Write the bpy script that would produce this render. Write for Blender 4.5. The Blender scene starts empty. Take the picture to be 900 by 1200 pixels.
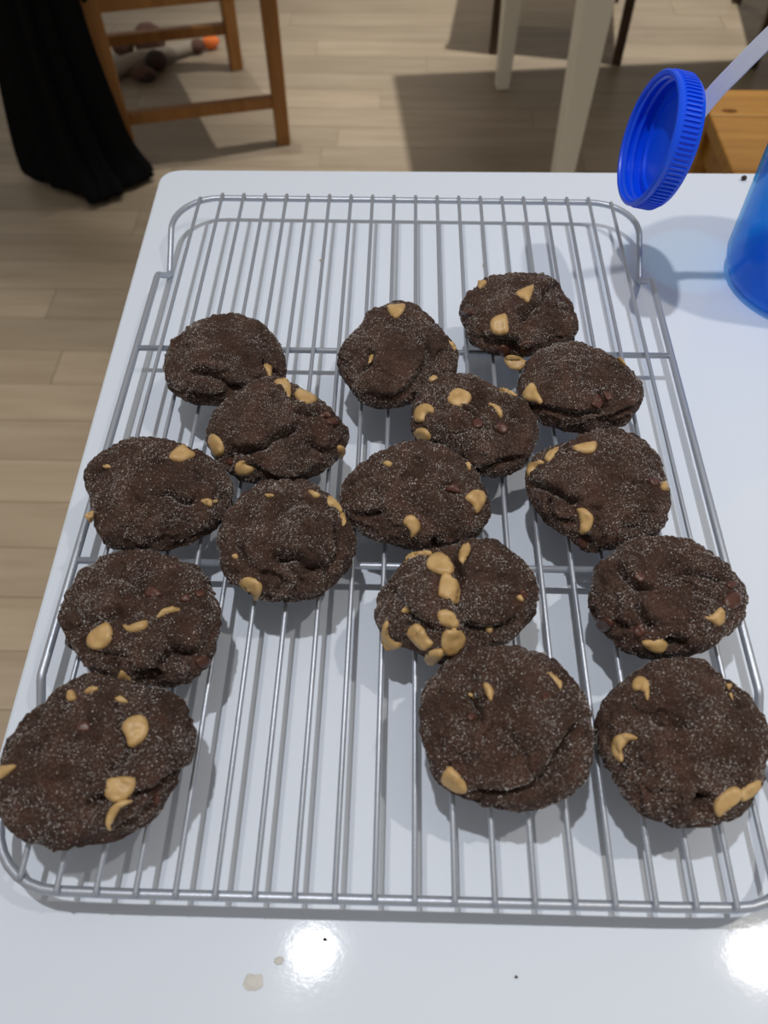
import bpy, bmesh, math, random
import numpy as np
from mathutils import Vector, Matrix, noise as mnoise
from mathutils.bvhtree import BVHTree
from mathutils.geometry import delaunay_2d_cdt

# ---------------------------------------------------------------- camera
scene = bpy.context.scene
COL = scene.collection
FPX = 950.0                                     # focal length in pixels of the 900 x 1200 frame
PITCH, YAW, ROLL = (math.radians(a) for a in (54.35, 1.5, 0.19))
CAM = np.array([-0.0019, -0.0577, 0.3418])      # table top is z = 0, rack front rail y = 0


def cam_rot():
    cp, sp = math.cos(PITCH), math.sin(PITCH)
    r0 = np.array([[1, 0, 0], [0, -sp, -cp], [0, cp, -sp]])      # rows: right, down, forward
    cy, sy = math.cos(YAW), math.sin(YAW)
    rz = np.array([[cy, sy, 0], [-sy, cy, 0], [0, 0, 1]])
    cr, sr = math.cos(ROLL), math.sin(ROLL)
    rr = np.array([[cr, sr, 0], [-sr, cr, 0], [0, 0, 1]])
    return rr @ r0 @ rz


CR = cam_rot()
cam_data = bpy.data.cameras.new('camera')
cam_data.sensor_fit = 'VERTICAL'
cam_data.sensor_height = 24.0
cam_data.lens = 24.0 * FPX / 1200.0
cam_data.clip_start = 0.01
cam_data.clip_end = 60
cam = bpy.data.objects.new('camera', cam_data)
COL.objects.link(cam)
M = Matrix.Identity(4)
for i in range(3):
    M[i][0], M[i][1], M[i][2], M[i][3] = CR[0][i], -CR[1][i], -CR[2][i], CAM[i]
cam.matrix_world = M
cam_data.dof.use_dof = True                      # the floor behind is a touch soft
cam_data.dof.focus_distance = 0.42
cam_data.dof.aperture_fstop = 7.0
scene.camera = cam

# ---------------------------------------------------------------- world, lamps, exposure
world = bpy.data.worlds.new('room_light')
scene.world = world
world.use_nodes = True
bgn = world.node_tree.nodes['Background']
bgn.inputs[0].default_value = (1.0, 0.945, 0.87, 1)
bgn.inputs[1].default_value = 0.29

CEIL = 1.67                                      # ceiling downlights, height above the table top


def downlight(x, y, watts, half_deg, blend, col, radius=0.024):
    d = bpy.data.lights.new('downlight', 'SPOT')
    d.energy = watts
    d.spot_size = math.radians(2 * half_deg)
    d.spot_blend = blend
    d.shadow_soft_size = radius
    d.color = col
    o = bpy.data.objects.new('downlight', d)
    o.location = (x, y, CEIL)
    COL.objects.link(o)
    return o


downlight(-0.171, 0.192, 43, 35, 0.6, (0.98, 0.985, 1.0))      # over the table, mirrored in its front
downlight(0.802, 0.206, 34, 38, 0.75, (1.0, 0.94, 0.84))       # second one, mirrored at the right
downlight(-1.14, 0.25, 112, 29, 0.6, (1.0, 0.95, 0.87))         # added in the same row, unseen, to brighten the left floor
downlight(0.74, 2.12, 225, 36, 0.7, (1.0, 0.98, 0.95))         # over the dining table behind
downlight(-0.42, 1.95, 60, 16, 1.0, (1.0, 0.97, 0.90))         # over the pine chair
downlight(0.2, 3.9, 90, 40, 0.9, (1.0, 0.86, 0.6))             # further into the room

vs = scene.view_settings
vs.view_transform = 'Standard'
vs.look = 'None'
vs.gamma = 1.0
vs.use_curve_mapping = False
vs.exposure = 0.0

# ---------------------------------------------------------------- helpers
RNG = random.Random(7)
FLOOR_Z = -0.73
ORIGIN = {}


def ray(x, y):
    d = CR.T @ np.array([(x - 450) / FPX, (y - 600) / FPX, 1.0])
    return d / np.linalg.norm(d)


def at(x, y, z=0.0):                             # the point of the place that lies at height z
    d = ray(x, y)
    return Vector(CAM + d * ((z - CAM[2]) / d[2]))


def tag(o, label=None, cat=None, group=None, kind=None):
    if label: o['label'] = label
    if cat: o['category'] = cat
    if group: o['group'] = group
    if kind: o['kind'] = kind
    return o


def thing(name, loc, label, cat, group=None):
    o = bpy.data.objects.new(name, None)
    o.empty_display_size = 0.02
    o.location = loc
    COL.objects.link(o)
    ORIGIN[o.name] = Vector(loc)
    return tag(o, label, cat, group)


def put(name, mesh, parent=None, origin=None, loc=None):
    """link a mesh whose vertices are already local to origin"""
    o = bpy.data.objects.new(name, mesh)
    COL.objects.link(o)
    po = ORIGIN[parent.name] if parent else Vector((0, 0, 0))
    og = Vector(origin) if origin is not None else po
    if parent:
        o.parent = parent
    o.location = og - po
    ORIGIN[o.name] = og
    return o


def solid(name, verts, faces, mat, parent=None, origin=None, smooth=False, flat_faces=None):
    """world-space vertices -> one mesh object"""
    po = ORIGIN[parent.name] if parent else Vector((0, 0, 0))
    og = Vector(origin) if origin is not None else po
    v = np.asarray([tuple(p) for p in verts], dtype=np.float64) - np.array(og)
    me = bpy.data.meshes.new(name)
    me.from_pydata(v.tolist(), [], faces)
    me.materials.append(mat)
    if smooth:
        me.polygons.foreach_set('use_smooth', [True] * len(me.polygons))
    me.update()
    bm = bmesh.new(); bm.from_mesh(me)
    bmesh.ops.recalc_face_normals(bm, faces=bm.faces)
    bm.to_mesh(me); bm.free()
    return put(name, me, parent, og)


def bevel(o, w, seg=2):
    m = o.modifiers.new('bevel', 'BEVEL')
    m.width = w; m.segments = seg; m.limit_method = 'ANGLE'; m.angle_limit = math.radians(35)
    return o


def box_vf(c, sx, sy, sz, rz=0.0):
    """box by centre and full sizes"""
    ca, sa = math.cos(rz), math.sin(rz)
    v = []
    for dz in (-.5, .5):
        for dx, dy in ((-.5, -.5), (.5, -.5), (.5, .5), (-.5, .5)):
            x, y = dx * sx, dy * sy
            v.append((c[0] + x * ca - y * sa, c[1] + x * sa + y * ca, c[2] + dz * sz))
    f = [(0, 3, 2, 1), (4, 5, 6, 7), (0, 1, 5, 4), (1, 2, 6, 5), (2, 3, 7, 6), (3, 0, 4, 7)]
    return v, f


def beam_vf(p, q, w, h, w2=None, h2=None, side=None):
    """bar from p to q, w across (horizontal) and h in the other direction"""
    p, q = Vector(p), Vector(q)
    d = (q - p).normalized()
    if side is None:
        side = d.cross(Vector((0, 0, 1)))
        if side.length < 1e-4:
            side = Vector((1, 0, 0))
    side = (side - d * side.dot(d)).normalized()
    up = side.cross(d).normalized()
    w2 = w if w2 is None else w2
    h2 = h if h2 is None else h2
    v = []
    for c, a, b in ((p, w, h), (q, w2, h2)):
        for s, t in ((-1, -1), (1, -1), (1, 1), (-1, 1)):
            v.append(c + side * (s * a / 2) + up * (t * b / 2))
    f = [(0, 1, 2, 3), (7, 6, 5, 4), (0, 4, 5, 1), (1, 5, 6, 2), (2, 6, 7, 3), (3, 7, 4, 0)]
    return v, f


def beam(name, p, q, w, h, mat, parent, bev=0.002, **k):
    v, f = beam_vf(p, q, w, h, **k)
    return bevel(solid(name, v, f, mat, parent), bev)


def tube_vf(path, r, n=10, closed=False):
    P = [Vector(p) for p in path]
    m = len(P)
    T = []
    for i in range(m):
        a = P[(i - 1) % m] if (closed or i > 0) else P[0]
        b = P[(i + 1) % m] if (closed or i < m - 1) else P[-1]
        T.append((b - a).normalized())
    ref = Vector((0, 0, 1)) if abs(T[0].z) < .9 else Vector((1, 0, 0))
    s = T[0].cross(ref).normalized()
    v, f = [], []
    for i in range(m):
        s = (s - T[i] * s.dot(T[i])).normalized()
        u = s.cross(T[i])
        rr = r[i] if hasattr(r, '__len__') else r
        for k in range(n):
            a = 2 * math.pi * k / n
            v.append(P[i] + (s * math.cos(a) + u * math.sin(a)) * rr)
    for i in range(m if closed else m - 1):
        j = (i + 1) % m
        for k in range(n):
            l = (k + 1) % n
            f.append((i * n + k, i * n + l, j * n + l, j * n + k))
    if not closed:
        f.append(tuple(range(n)))
        f.append(tuple((m - 1) * n + k for k in reversed(range(n))))
    return v, f


def lathe_vf(prof, n, frame=None, closed_profile=False):
    """prof: (radius, height) pairs round the z axis of frame"""
    v, f = [], []
    m = len(prof)
    for (r, z) in prof:
        for k in range(n):
            a = 2 * math.pi * k / n
            p = Vector((r * math.cos(a), r * math.sin(a), z))
            v.append(frame @ p if frame else p)
    for i in range(m if closed_profile else m - 1):
        j = (i + 1) % m
        for k in range(n):
            l = (k + 1) % n
            f.append((i * n + k, i * n + l, j * n + l, j * n + k))
    return v, f


def smooth_path(pts, n=6, closed=False):
    P = [Vector(p) for p in pts]
    m = len(P)
    out = []
    for i in range(m if closed else m - 1):
        p0 = P[(i - 1) % m] if (closed or i > 0) else P[0]
        p1, p2 = P[i], P[(i + 1) % m]
        p3 = P[(i + 2) % m] if (closed or i + 2 < m) else P[-1]
        for k in range(n):
            t = k / n
            out.append(.5 * ((2 * p1) + (p2 - p0) * t + (2 * p0 - 5 * p1 + 4 * p2 - p3) * t * t
                             + (3 * p1 - p0 - 3 * p2 + p3) * t ** 3))
    if not closed:
        out.append(P[-1])
    return out


# ---------------------------------------------------------------- materials
def mat(name, col, rough=0.5, metal=0.0, spec=0.5, **kw):
    m = bpy.data.materials.new(name)
    m.use_nodes = True
    b = m.node_tree.nodes['Principled BSDF']
    b.inputs['Base Color'].default_value = (*col, 1)
    b.inputs['Roughness'].default_value = rough
    b.inputs['Metallic'].default_value = metal
    b.inputs['Specular IOR Level'].default_value = spec
    for k, v in kw.items():
        b.inputs[k].default_value = v
    return m


def nodes(m):
    nt = m.node_tree
    return nt, nt.nodes, nt.links, nt.nodes['Principled BSDF']


def add_noise(m, scale, detail=4, coords='Object', stretch=(1, 1, 1), rough=0.55):
    nt, N, L, b = nodes(m)
    tc = N.new('ShaderNodeTexCoord')
    mp = N.new('ShaderNodeMapping')
    mp.inputs['Scale'].default_value = stretch
    nz = N.new('ShaderNodeTexNoise')
    nz.inputs['Scale'].default_value = scale
    nz.inputs['Detail'].default_value = detail
    nz.inputs['Roughness'].default_value = rough
    L.new(tc.outputs[coords], mp.inputs[0])
    L.new(mp.outputs[0], nz.inputs['Vector'])
    return nz, mp


def ramp(m, fac, stops):
    nt, N, L, b = nodes(m)
    r = N.new('ShaderNodeValToRGB')
    e = r.color_ramp.elements
    while len(e) < len(stops):
        e.new(0.5)
    for k, (p, c) in enumerate(stops):
        e[k].position = p
        e[k].color = (*c, 1) if len(c) == 3 else c
    L.new(fac, r.inputs[0])
    return r


def bump(m, height, strength, dist):
    nt, N, L, b = nodes(m)
    n = N.new('ShaderNodeBump')
    n.inputs['Strength'].default_value = strength
    n.inputs['Distance'].default_value = dist
    L.new(height, n.inputs['Height'])
    prev = b.inputs['Normal'].links
    if prev:
        L.new(prev[0].from_socket, n.inputs['Normal'])
    L.new(n.outputs[0], b.inputs['Normal'])
    return n


def wood(name, c0, c1, c2, scale, stretch, rough=0.45, per_object=0.0, offs=None):
    m = mat(name, c1, rough)
    nt, N, L, b = nodes(m)
    nz, mp = add_noise(m, scale, 6, 'Object', stretch, 0.6)
    oi = N.new('ShaderNodeObjectInfo')
    vm = N.new('ShaderNodeVectorMath'); vm.operation = 'SCALE'
    vm.inputs[0].default_value = (13.1, 7.7, 3.3)
    L.new(oi.outputs['Random'], vm.inputs['Scale'])
    L.new(vm.outputs[0], mp.inputs['Location'])
    r = ramp(m, nz.outputs['Fac'], [(0.28, c0), (0.5, c1), (0.72, c2)])
    src = r.outputs[0]
    if per_object:
        hs = N.new('ShaderNodeHueSaturation')
        mr = N.new('ShaderNodeMapRange')
        mr.inputs[3].default_value = 1 - per_object
        mr.inputs[4].default_value = 1 + per_object
        L.new(oi.outputs['Random'], mr.inputs[0])
        L.new(mr.outputs[0], hs.inputs['Value'])
        L.new(src, hs.inputs['Color'])
        src = hs.outputs[0]
    L.new(src, b.inputs['Base Color'])
    bump(m, nz.outputs['Fac'], 0.15, 0.001)
    return m


M_plank = wood('light_oak_strip', (.262, .203, .137), (.315, .249, .174), (.36, .29, .21), 3.0, (1.2, 11, 11), 0.4, 0.12)
M_subfloor = mat('floor_seam_dark', (.24, .18, .115), .7)
M_tabletop = mat('white_laminate', (.76, .825, .93), .06, spec=.5)
_n, _ = add_noise(M_tabletop, 420, 2)
bump(M_tabletop, _n.outputs['Fac'], .04, .0003)
_n, _ = add_noise(M_tabletop, 18, 5)
_r = ramp(M_tabletop, _n.outputs['Fac'], [(.35, (.04, .04, .04)), (.7, (.07, .07, .07))])
M_tabletop.node_tree.links.new(_r.outputs[0], M_tabletop.node_tree.nodes['Principled BSDF'].inputs['Roughness'])
M_rack = mat('silver_coated_steel', (.46, .495, .565), .42, .6)
_n, _ = add_noise(M_rack, 900, 3)
bump(M_rack, _n.outputs['Fac'], .25, .0003)
M_whiteleg = mat('white_painted_wood', (.80, .77, .66), .5)
_n, _ = add_noise(M_whiteleg, 30, 4); bump(M_whiteleg, _n.outputs['Fac'], .1, .001)
M_pine = wood('varnished_pine_chair', (.22, .088, .016), (.29, .122, .026), (.35, .155, .038), 5, (9, 9, 1.5), .4)
M_pineseat = wood('knotty_pine_board', (.24, .105, .012), (.33, .15, .018), (.39, .19, .028), 4, (1.2, 16, 16), .38)
M_knot = mat('pine_knot', (.13, .05, .015), .9, spec=.1)
_n, _ = add_noise(M_knot, 160, 3); M_knot.node_tree.links.new(ramp(M_knot, _n.outputs['Fac'], [(.3, (.08, .03, .01)), (.7, (.2, .085, .025))]).outputs[0], M_knot.node_tree.nodes['Principled BSDF'].inputs['Base Color'])
M_darkwood = wood('dark_stained_wood', (.035, .018, .010), (.055, .029, .016), (.075, .042, .022), 6, (9, 9, 1.5), .4)
M_black = mat('black_cloth', (.0045, .0045, .005), .95, spec=.1)
_n, _ = add_noise(M_black, 900, 2); bump(M_black, _n.outputs['Fac'], .4, .001)
M_lid = mat('blue_plastic', (.0, .085, .90), .33)
_n, _ = add_noise(M_lid, 60, 2); bump(M_lid, _n.outputs['Fac'], .03, .001)
M_strap = mat('milky_white_plastic', (.62, .66, .80), .35, **{'Transmission Weight': .0})
_n, _ = add_noise(M_strap, 80, 2); bump(M_strap, _n.outputs['Fac'], .05, .001)
M_bolt = mat('dark_bolt', (.03, .025, .02), .4, .6)
M_fuzzbrown = mat('brown_plush', (.125, .062, .045), .95)
_n, _ = add_noise(M_fuzzbrown, 180, 4); bump(M_fuzzbrown, _n.outputs['Fac'], 1.0, .004)
M_fuzzdark = mat('dark_brown_plush', (.045, .026, .02), .95)
_n, _ = add_noise(M_fuzzdark, 180, 4); bump(M_fuzzdark, _n.outputs['Fac'], 1.0, .004)
M_knit = mat('beige_knit', (.36, .31, .25), .95)
_n, _ = add_noise(M_knit, 260, 3); bump(M_knit, _n.outputs['Fac'], 1.0, .003)
M_orange = mat('orange_felt', (.85, .20, .04), .9)
_n, _ = add_noise(M_orange, 200, 3); bump(M_orange, _n.outputs['Fac'], .6, .002)
M_crumb = mat('dark_crumb', (.05, .028, .018), .8)
_n, _ = add_noise(M_crumb, 900, 3); bump(M_crumb, _n.outputs['Fac'], .8, .0006)
M_flake_glint = mat('pale_flake_and_glint', (.62, .6, .56), .5)  # also colours the patch that stands in for a reflection
_n, _ = add_noise(M_flake_glint, 500, 3); bump(M_flake_glint, _n.outputs['Fac'], .5, .0004)

# blue see-through plastic of the bottle
M_bottle = bpy.data.materials.new('clear_blue_plastic')
M_bottle.use_nodes = True
_N, _L = M_bottle.node_tree.nodes, M_bottle.node_tree.links
_N.remove(_N['Principled BSDF'])
_tr = _N.new('ShaderNodeBsdfTransparent'); _tr.inputs[0].default_value = (.28, .80, 1.0, 1)
_df = _N.new('ShaderNodeBsdfDiffuse'); _df.inputs[0].default_value = (.0, .32, 1.0, 1)
_tl = _N.new('ShaderNodeBsdfTranslucent'); _tl.inputs[0].default_value = (.0, .34, 1.0, 1)
_gl = _N.new('ShaderNodeBsdfGlossy'); _gl.inputs['Roughness'].default_value = .06
_lw = _N.new('ShaderNodeLayerWeight'); _lw.inputs['Blend'].default_value = .5
_pw = _N.new('ShaderNodeMath'); _pw.operation = 'POWER'; _pw.inputs[1].default_value = 4.0
_L.new(_lw.outputs['Facing'], _pw.inputs[0])
_fr = _N.new('ShaderNodeMath'); _fr.operation = 'MULTIPLY_ADD'; _fr.inputs[1].default_value = .55; _fr.inputs[2].default_value = .03
_L.new(_pw.outputs[0], _fr.inputs[0])
_nz = _N.new('ShaderNodeTexNoise'); _nz.inputs['Scale'].default_value = 35
_bp = _N.new('ShaderNodeBump'); _bp.inputs['Strength'].default_value = .12; _bp.inputs['Distance'].default_value = .002
_L.new(_nz.outputs['Fac'], _bp.inputs['Height']); _L.new(_bp.outputs[0], _gl.inputs['Normal'])
_m0 = _N.new('ShaderNodeMixShader'); _m0.inputs[0].default_value = .5
_L.new(_df.outputs[0], _m0.inputs[1]); _L.new(_tl.outputs[0], _m0.inputs[2])
_m1 = _N.new('ShaderNodeMixShader'); _m1.inputs[0].default_value = .28
_L.new(_tr.outputs[0], _m1.inputs[1]); _L.new(_m0.outputs[0], _m1.inputs[2])
_m2 = _N.new('ShaderNodeMixShader')
_L.new(_fr.outputs[0], _m2.inputs[0]); _L.new(_m1.outputs[0], _m2.inputs[1]); _L.new(_gl.outputs[0], _m2.inputs[2])
_L.new(_m2.outputs[0], _N['Material Output'].inputs['Surface'])

# cookie dough, chips, sugar
M_dough = mat('dark_chocolate_dough', (.04, .02, .014), .75, spec=.3)
_nt, _N, _L, _b = nodes(M_dough)
_n1, _ = add_noise(M_dough, 70, 5)
_r1 = ramp(M_dough, _n1.outputs['Fac'], [(.3, (.045, .021, .0145)), (.52, (.083, .040, .0268)), (.75, (.135, .061, .040))])
_n2, _ = add_noise(M_dough, 1150, 3, rough=.75)
_r2 = ramp(M_dough, _n2.outputs['Fac'], [(.50, (0, 0, 0)), (.66, (1, 1, 1))])
_n3, _ = add_noise(M_dough, 55, 3)
_r3 = ramp(M_dough, _n3.outputs['Fac'], [(.35, (.25, .25, .25)), (.7, (.9, .9, .9))])
_mu = _N.new('ShaderNodeMath'); _mu.operation = 'MULTIPLY'
_L.new(_r2.outputs[0], _mu.inputs[0]); _L.new(_r3.outputs[0], _mu.inputs[1])
_mx = _N.new('ShaderNodeMixRGB'); _mx.inputs[2].default_value = (.30, .23, .19, 1)
_L.new(_mu.outputs[0], _mx.inputs[0]); _L.new(_r1.outputs[0], _mx.inputs[1])
_L.new(_mx.outputs[0], _b.inputs['Base Color'])
_n4, _ = add_noise(M_dough, 1000, 4, rough=.7)
bump(M_dough, _n4.outputs['Fac'], 1.0, .0024)
M_pb = mat('peanut_butter_chip', (.60, .335, .105), .42, **{'Subsurface Weight': .15, 'Subsurface Radius': (.004, .002, .001)})
_n, _ = add_noise(M_pb, 350, 4); bump(M_pb, _n.outputs['Fac'], .35, .0006)
_nt, _N, _L, _b = nodes(M_pb)
_n, _ = add_noise(M_pb, 160, 3)
_L.new(ramp(M_pb, _n.outputs['Fac'], [(.3, (.46, .28, .105)), (.6, (.58, .38, .16)), (.8, (.68, .48, .23))]).outputs[0], _b.inputs['Base Color'])
M_choc = mat('milk_chocolate_chip', (.085, .030, .018), .38)
_n, _ = add_noise(M_choc, 300, 3); bump(M_choc, _n.outputs['Fac'], .3, .0006)
M_sugar = mat('sugar_crystal', (.8, .76, .73), .12, spec=1.0)
_n, _ = add_noise(M_sugar, 2600, 0)
_nt, _N, _L, _b = nodes(M_sugar)
_L.new(ramp(M_sugar, _n.outputs['Fac'], [(.36, (.22, .165, .135)), (.50, (.50, .43, .385)), (.64, (1.0, .98, .96))]).outputs[0], _b.inputs['Base Color'])

# ---------------------------------------------------------------- floor of oak strips
v, f = box_vf((0.2, 1.4, FLOOR_Z - .012), 6.4, 6.4, .02)
floor = solid('floor', v, f, M_subfloor)
tag(floor, 'light oak strip floor of the room', None, kind='structure')
ROW = 0.0892
PLANKS = {}
for ln in (0.62, 0.86, 1.1, 1.34):
    vv, ff = box_vf((0, 0, 0), ln - .0012, ROW - .0012, .006)
    me = bpy.data.meshes.new('plank')
    me.from_pydata(vv, [], ff)
    me.materials.append(M_plank)
    PLANKS[ln] = me
prng = random.Random(21)
k0 = -12
for k in range(k0, 40):
    yc = 0.54 + ROW * (k + .5)
    x = -2.1 - prng.random() * .8
    while x < 2.3:
        ln = prng.choice(list(PLANKS))
        put('plank', PLANKS[ln], floor, (x + ln / 2, yc, FLOOR_Z - .003 + prng.uniform(-.0002, 0)))
        x += ln

# ---------------------------------------------------------------- white table with the rack on it
tab = thing('white_table', (-.18, .498, FLOOR_Z), 'glossy white table carrying the cooling rack of cookies', 'table')
rot = math.radians(1.0)
corner = Vector((-.1815, .4985, 0))
ux, uy = Vector((math.cos(math.radians(.55)), math.sin(math.radians(.55)), 0)), Vector((math.sin(math.radians(1.42)), -math.cos(math.radians(1.42)), 0))
TW, TL = 1.15, 1.05
cs = [corner, corner + ux * TW, corner + ux * TW + uy * TL, corner + uy * TL]
RC = .008
loop = []
for i in range(4):
    p, a, b = cs[i], (cs[i - 1] - cs[i]).normalized(), (cs[(i + 1) % 4] - cs[i]).normalized()
    for t in np.linspace(0, 1, 9).tolist():
        q0, q1 = p + a * RC * 2, p + b * RC * 2
        loop.append((1 - t) ** 2 * q0 + 2 * t * (1 - t) * p + t * t * q1)
n = len(loop)
cen = sum(loop, Vector()) / n
vv, ff = [], []
for inset, z in ((.0015, -.028), (0, -.0265), (0, -.0025), (.0007, -.0008), (.0025, 0)):
    for p in loop:
        d = (cen - p).normalized()
        vv.append(p + d * inset + Vector((0, 0, z)))
for r in range(4):
    for i in range(n):
        j = (i + 1) % n
        ff.append((r * n + i, r * n + j, (r + 1) * n + j, (r + 1) * n + i))
ff.append(tuple(range(n))[::-1]); ff.append(tuple(range(4 * n, 5 * n)))
solid('tabletop', vv, ff, M_tabletop, tab)
for i in range(4):
    p = cs[i] + ((cs[(i + 2) % 4] - cs[i]).normalized()) * .075
    beam('leg', (p.x, p.y, FLOOR_Z), (p.x, p.y, -.028), .04, .04, M_whiteleg, tab, w2=.05, h2=.05)

# ---------------------------------------------------------------- cooling rack
RZ, RX, RL, SP = .0187, .1528, .4309, .0145
WZ = .02175
rack = thing('cooling_rack', (0, RL / 2, 0), 'silver wire cooling rack holding the cookies on the white table', 'cooling rack')


def quarter(cx, cy, r, a0, a1, z, n=9):
    return [(cx + r * math.cos(t), cy + r * math.sin(t), z) for t in np.linspace(a0, a1, n)]


def foot(x, y0, yf, y1):
    """rail at y0 dips to the table at yf and comes back up at y1 (y increasing)"""
    return [(x, y0, RZ), (x, y0 + (yf - y0) * .12, RZ - .0008), (x, y0 + (yf - y0) * .88, .0036), (x, yf, .0021),
            (x, yf + (y1 - yf) * .10, .0034), (x, yf + (y1 - yf) * .9, RZ - .0010), (x, y1, RZ)]


CRN = .0285
fr = []
fr += [(-.1, -.0004, RZ), (0, -.0004, RZ), (.1, -.0004, RZ)]
fr += quarter(RX - CRN, CRN, CRN, -math.pi / 2, 0, RZ)
fr += foot(RX, .034, .062, .085)
fr += [(RX, .2, RZ)]
fr += foot(RX, .3505, .3735, .402)
fr += quarter(RX - CRN, RL + .003 - CRN, CRN, 0, math.pi / 2, RZ)
fr += [(.1, RL + .003, RZ), (0, RL + .003, RZ), (-.1, RL + .003, RZ)]
fr += quarter(-RX + CRN, RL + .003 - CRN, CRN, math.pi / 2, math.pi, RZ)
fr += foot(-RX, .3505, .3735, .402)[::-1]
fr += [(-RX, .2, RZ)]
fr += foot(-RX, .034, .062, .085)[::-1]
fr += quarter(-RX + CRN, CRN, CRN, math.pi, 1.5 * math.pi, RZ)
v, f = tube_vf(fr, .00195, 12, True)
solid('frame', v, f, M_rack, rack, smooth=True)
for y in (.1428, .2868):
    v, f = tube_vf([(-RX, y, RZ), (RX, y, RZ)], .0017, 12)
    o = solid('cross_bar', v, f, M_rack, rack, smooth=True)
v, f = tube_vf([(0, -.0018, WZ - .0006), (0, -.0006, WZ), (0, RL / 2, WZ), (0, RL + .0028, WZ), (0, RL + .0045, WZ - .0006)], [.0008, .00115, .00115, .00115, .0008], 10)
wire0 = solid('wire', v, f, M_rack, rack, origin=(0, RL / 2, 0), smooth=True)
for i in range(20):
    x = (i - 9.5) * SP
    y0 = 0
    if i == 0:
        wire0.location = (x, 0, 0); wire0.scale = (1, .978, 1)
        continue
    w = wire0.copy(); COL.objects.link(w); w.location = (x, 0, 0)
    w.scale = (1, .978 if i == 19 else 1, 1)

# ---------------------------------------------------------------- blue lid, strap and bottle
BC = Vector((.2580, .3775, 0))
bottle = thing('water_bottle', BC, 'see-through blue plastic water bottle at the right edge of the table', 'bottle')
BR = .0515
prof = [(.0, .004), (.030, .004), (.038, .0012), (.0415, .0005), (.046, .0025), (.0495, .008), (BR, .016), (BR, .06), (BR, .135), (.0495, .150), (.043, .163), (.0355, .171),
        (.0335, .174), (.0335, .200), (.0318, .2005), (.0315, .174), (.0335, .169), (.041, .1605), (.0475, .148), (.0493, .134), (.0493, .06), (.0493, .017), (.047, .0095),
        (.042, .0065), (.0, .0065)]
v, f = lathe_vf(prof, 64, Matrix.Translation(BC))
solid('body', v, f, M_bottle, bottle, smooth=True)
v, f = [], []
tp = []
for k in range(0, 110):
    a = k / 36 * 2 * math.pi
    tp.append(BC + Vector((.0337 * math.cos(a), .0337 * math.sin(a), .178 + .0045 * a / (2 * math.pi))))
v, f = tube_vf(tp, .0009, 6)
solid('neck_thread', v, f, M_bottle, bottle, smooth=True)
v, f = lathe_vf([(.0338, .1705), (.0365, .1705), (.0365, .1755), (.0338, .1755)], 48, Matrix.Translation(BC), True)
ring = solid('neck_ring', v, f, M_strap, bottle, smooth=False)

# lid: axis points out of the open side
ax = Vector((-.97768, -.03006, .20794)).normalized()
LR, LH = .03473, .0155
rim_c = Vector((.12986, .36646, .10205))
side = ax.cross(Vector((0, 0, 1))).normalized()
up = side.cross(ax)
LM = Matrix((side, up, ax)).transposed().to_4x4()
LM.translation = rim_c - ax * LH                 # local z = 0 at the closed face
lid = thing('bottle_lid', rim_c - ax * LH, 'round blue ribbed screw lid hanging open from the bottle strap', 'lid')
inn = LR - .0034
prof = [(.0, 0), (LR - .004, 0), (LR - .0016, .0006), (LR - .0007, .0022), (LR - .0007, LH - .0022), (LR - .0003, LH - .0008), (LR - .0012, LH), (inn + .0007, LH), (inn, LH - .001),
        (inn, .0135), (inn - .0012, .0125), (inn - .0012, .0115), (inn, .0105), (inn, .0090), (inn - .0012, .0080), (inn - .0012, .0070), (inn, .0060), (inn, .0030),
        (inn - .0035, .0026), (inn - .0040, .0040), (inn - .0062, .0040), (inn - .0066, .0024), (.0, .0024)]
v, f = lathe_vf(prof, 96, LM)
solid('cap', v, f, M_lid, lid, smooth=False)
capo = lid.children[0]
capo.data.polygons.foreach_set('use_smooth', [True] * len(capo.data.polygons))
m_ = capo.modifiers.new('edges', 'EDGE_SPLIT'); m_.split_angle = math.radians(40)
rv, rf = [], []
NR_ = 84
for k in range(NR_):
    a = 2 * math.pi * k / NR_
    w = .55 * math.pi / NR_
    b = len(rv)
    for z, r in ((.0022, LR - .0009), (.0034, LR + .0002), (LH - .0042, LR + .0002), (LH - .003, LR - .0009)):
        for aa, rr in ((a - w, LR - .0009), (a - w * .55, r), (a + w * .55, r), (a + w, LR - .0009)):
            rv.append(LM @ Vector((rr * math.cos(aa), rr * math.sin(aa), z)))
    for i in range(3):
        for j in range(3):
            rf.append((b + i * 4 + j, b + i * 4 + j + 1, b + i * 4 + 5 + j, b + i * 4 + 4 + j))
ribs = solid('grip_ribs', rv, rf, M_lid, lid)
ribs['kind'] = 'stuff'

# strap from the closed face of the lid to the ring on the bottle neck
s0 = LM @ Vector((0, 0, -.0012))
s3 = BC + Vector((-.0368, -.006, .1735))
mid = smooth_path([s0, Vector((.1579, .3684, .1235)), Vector((.1667, .3666, .1400)), Vector((.1753, .3651, .1546)), Vector((.1853, .3636, .1690)), Vector((.203, .367, .1775)), s3], 6)
sv, sf = [], []
vd = Vector(ray(860, 80))
for i, p in enumerate(mid):
    t = (mid[min(i + 1, len(mid) - 1)] - mid[max(i - 1, 0)]).normalized()
    wdir = t.cross(vd).normalized()
    wdir = (wdir + .25 * Vector((0, 1, 0))).normalized()
    nrm = t.cross(wdir).normalized()
    for a, b in ((-1, -1), (1, -1), (1, 1), (-1, 1)):
        sv.append(p + wdir * a * .0044 + nrm * b * .0009)
for i in range(len(mid) - 1):
    for k in range(4):
        l = (k + 1) % 4
        sf.append((i * 4 + k, i * 4 + l, i * 4 + 4 + l, i * 4 + 4 + k))
sf.append((0, 1, 2, 3)); sf.append(tuple(len(sv) - 4 + k for k in (3, 2, 1, 0)))
bevel(solid('strap', sv, sf, M_strap, lid), .0005)
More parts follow.
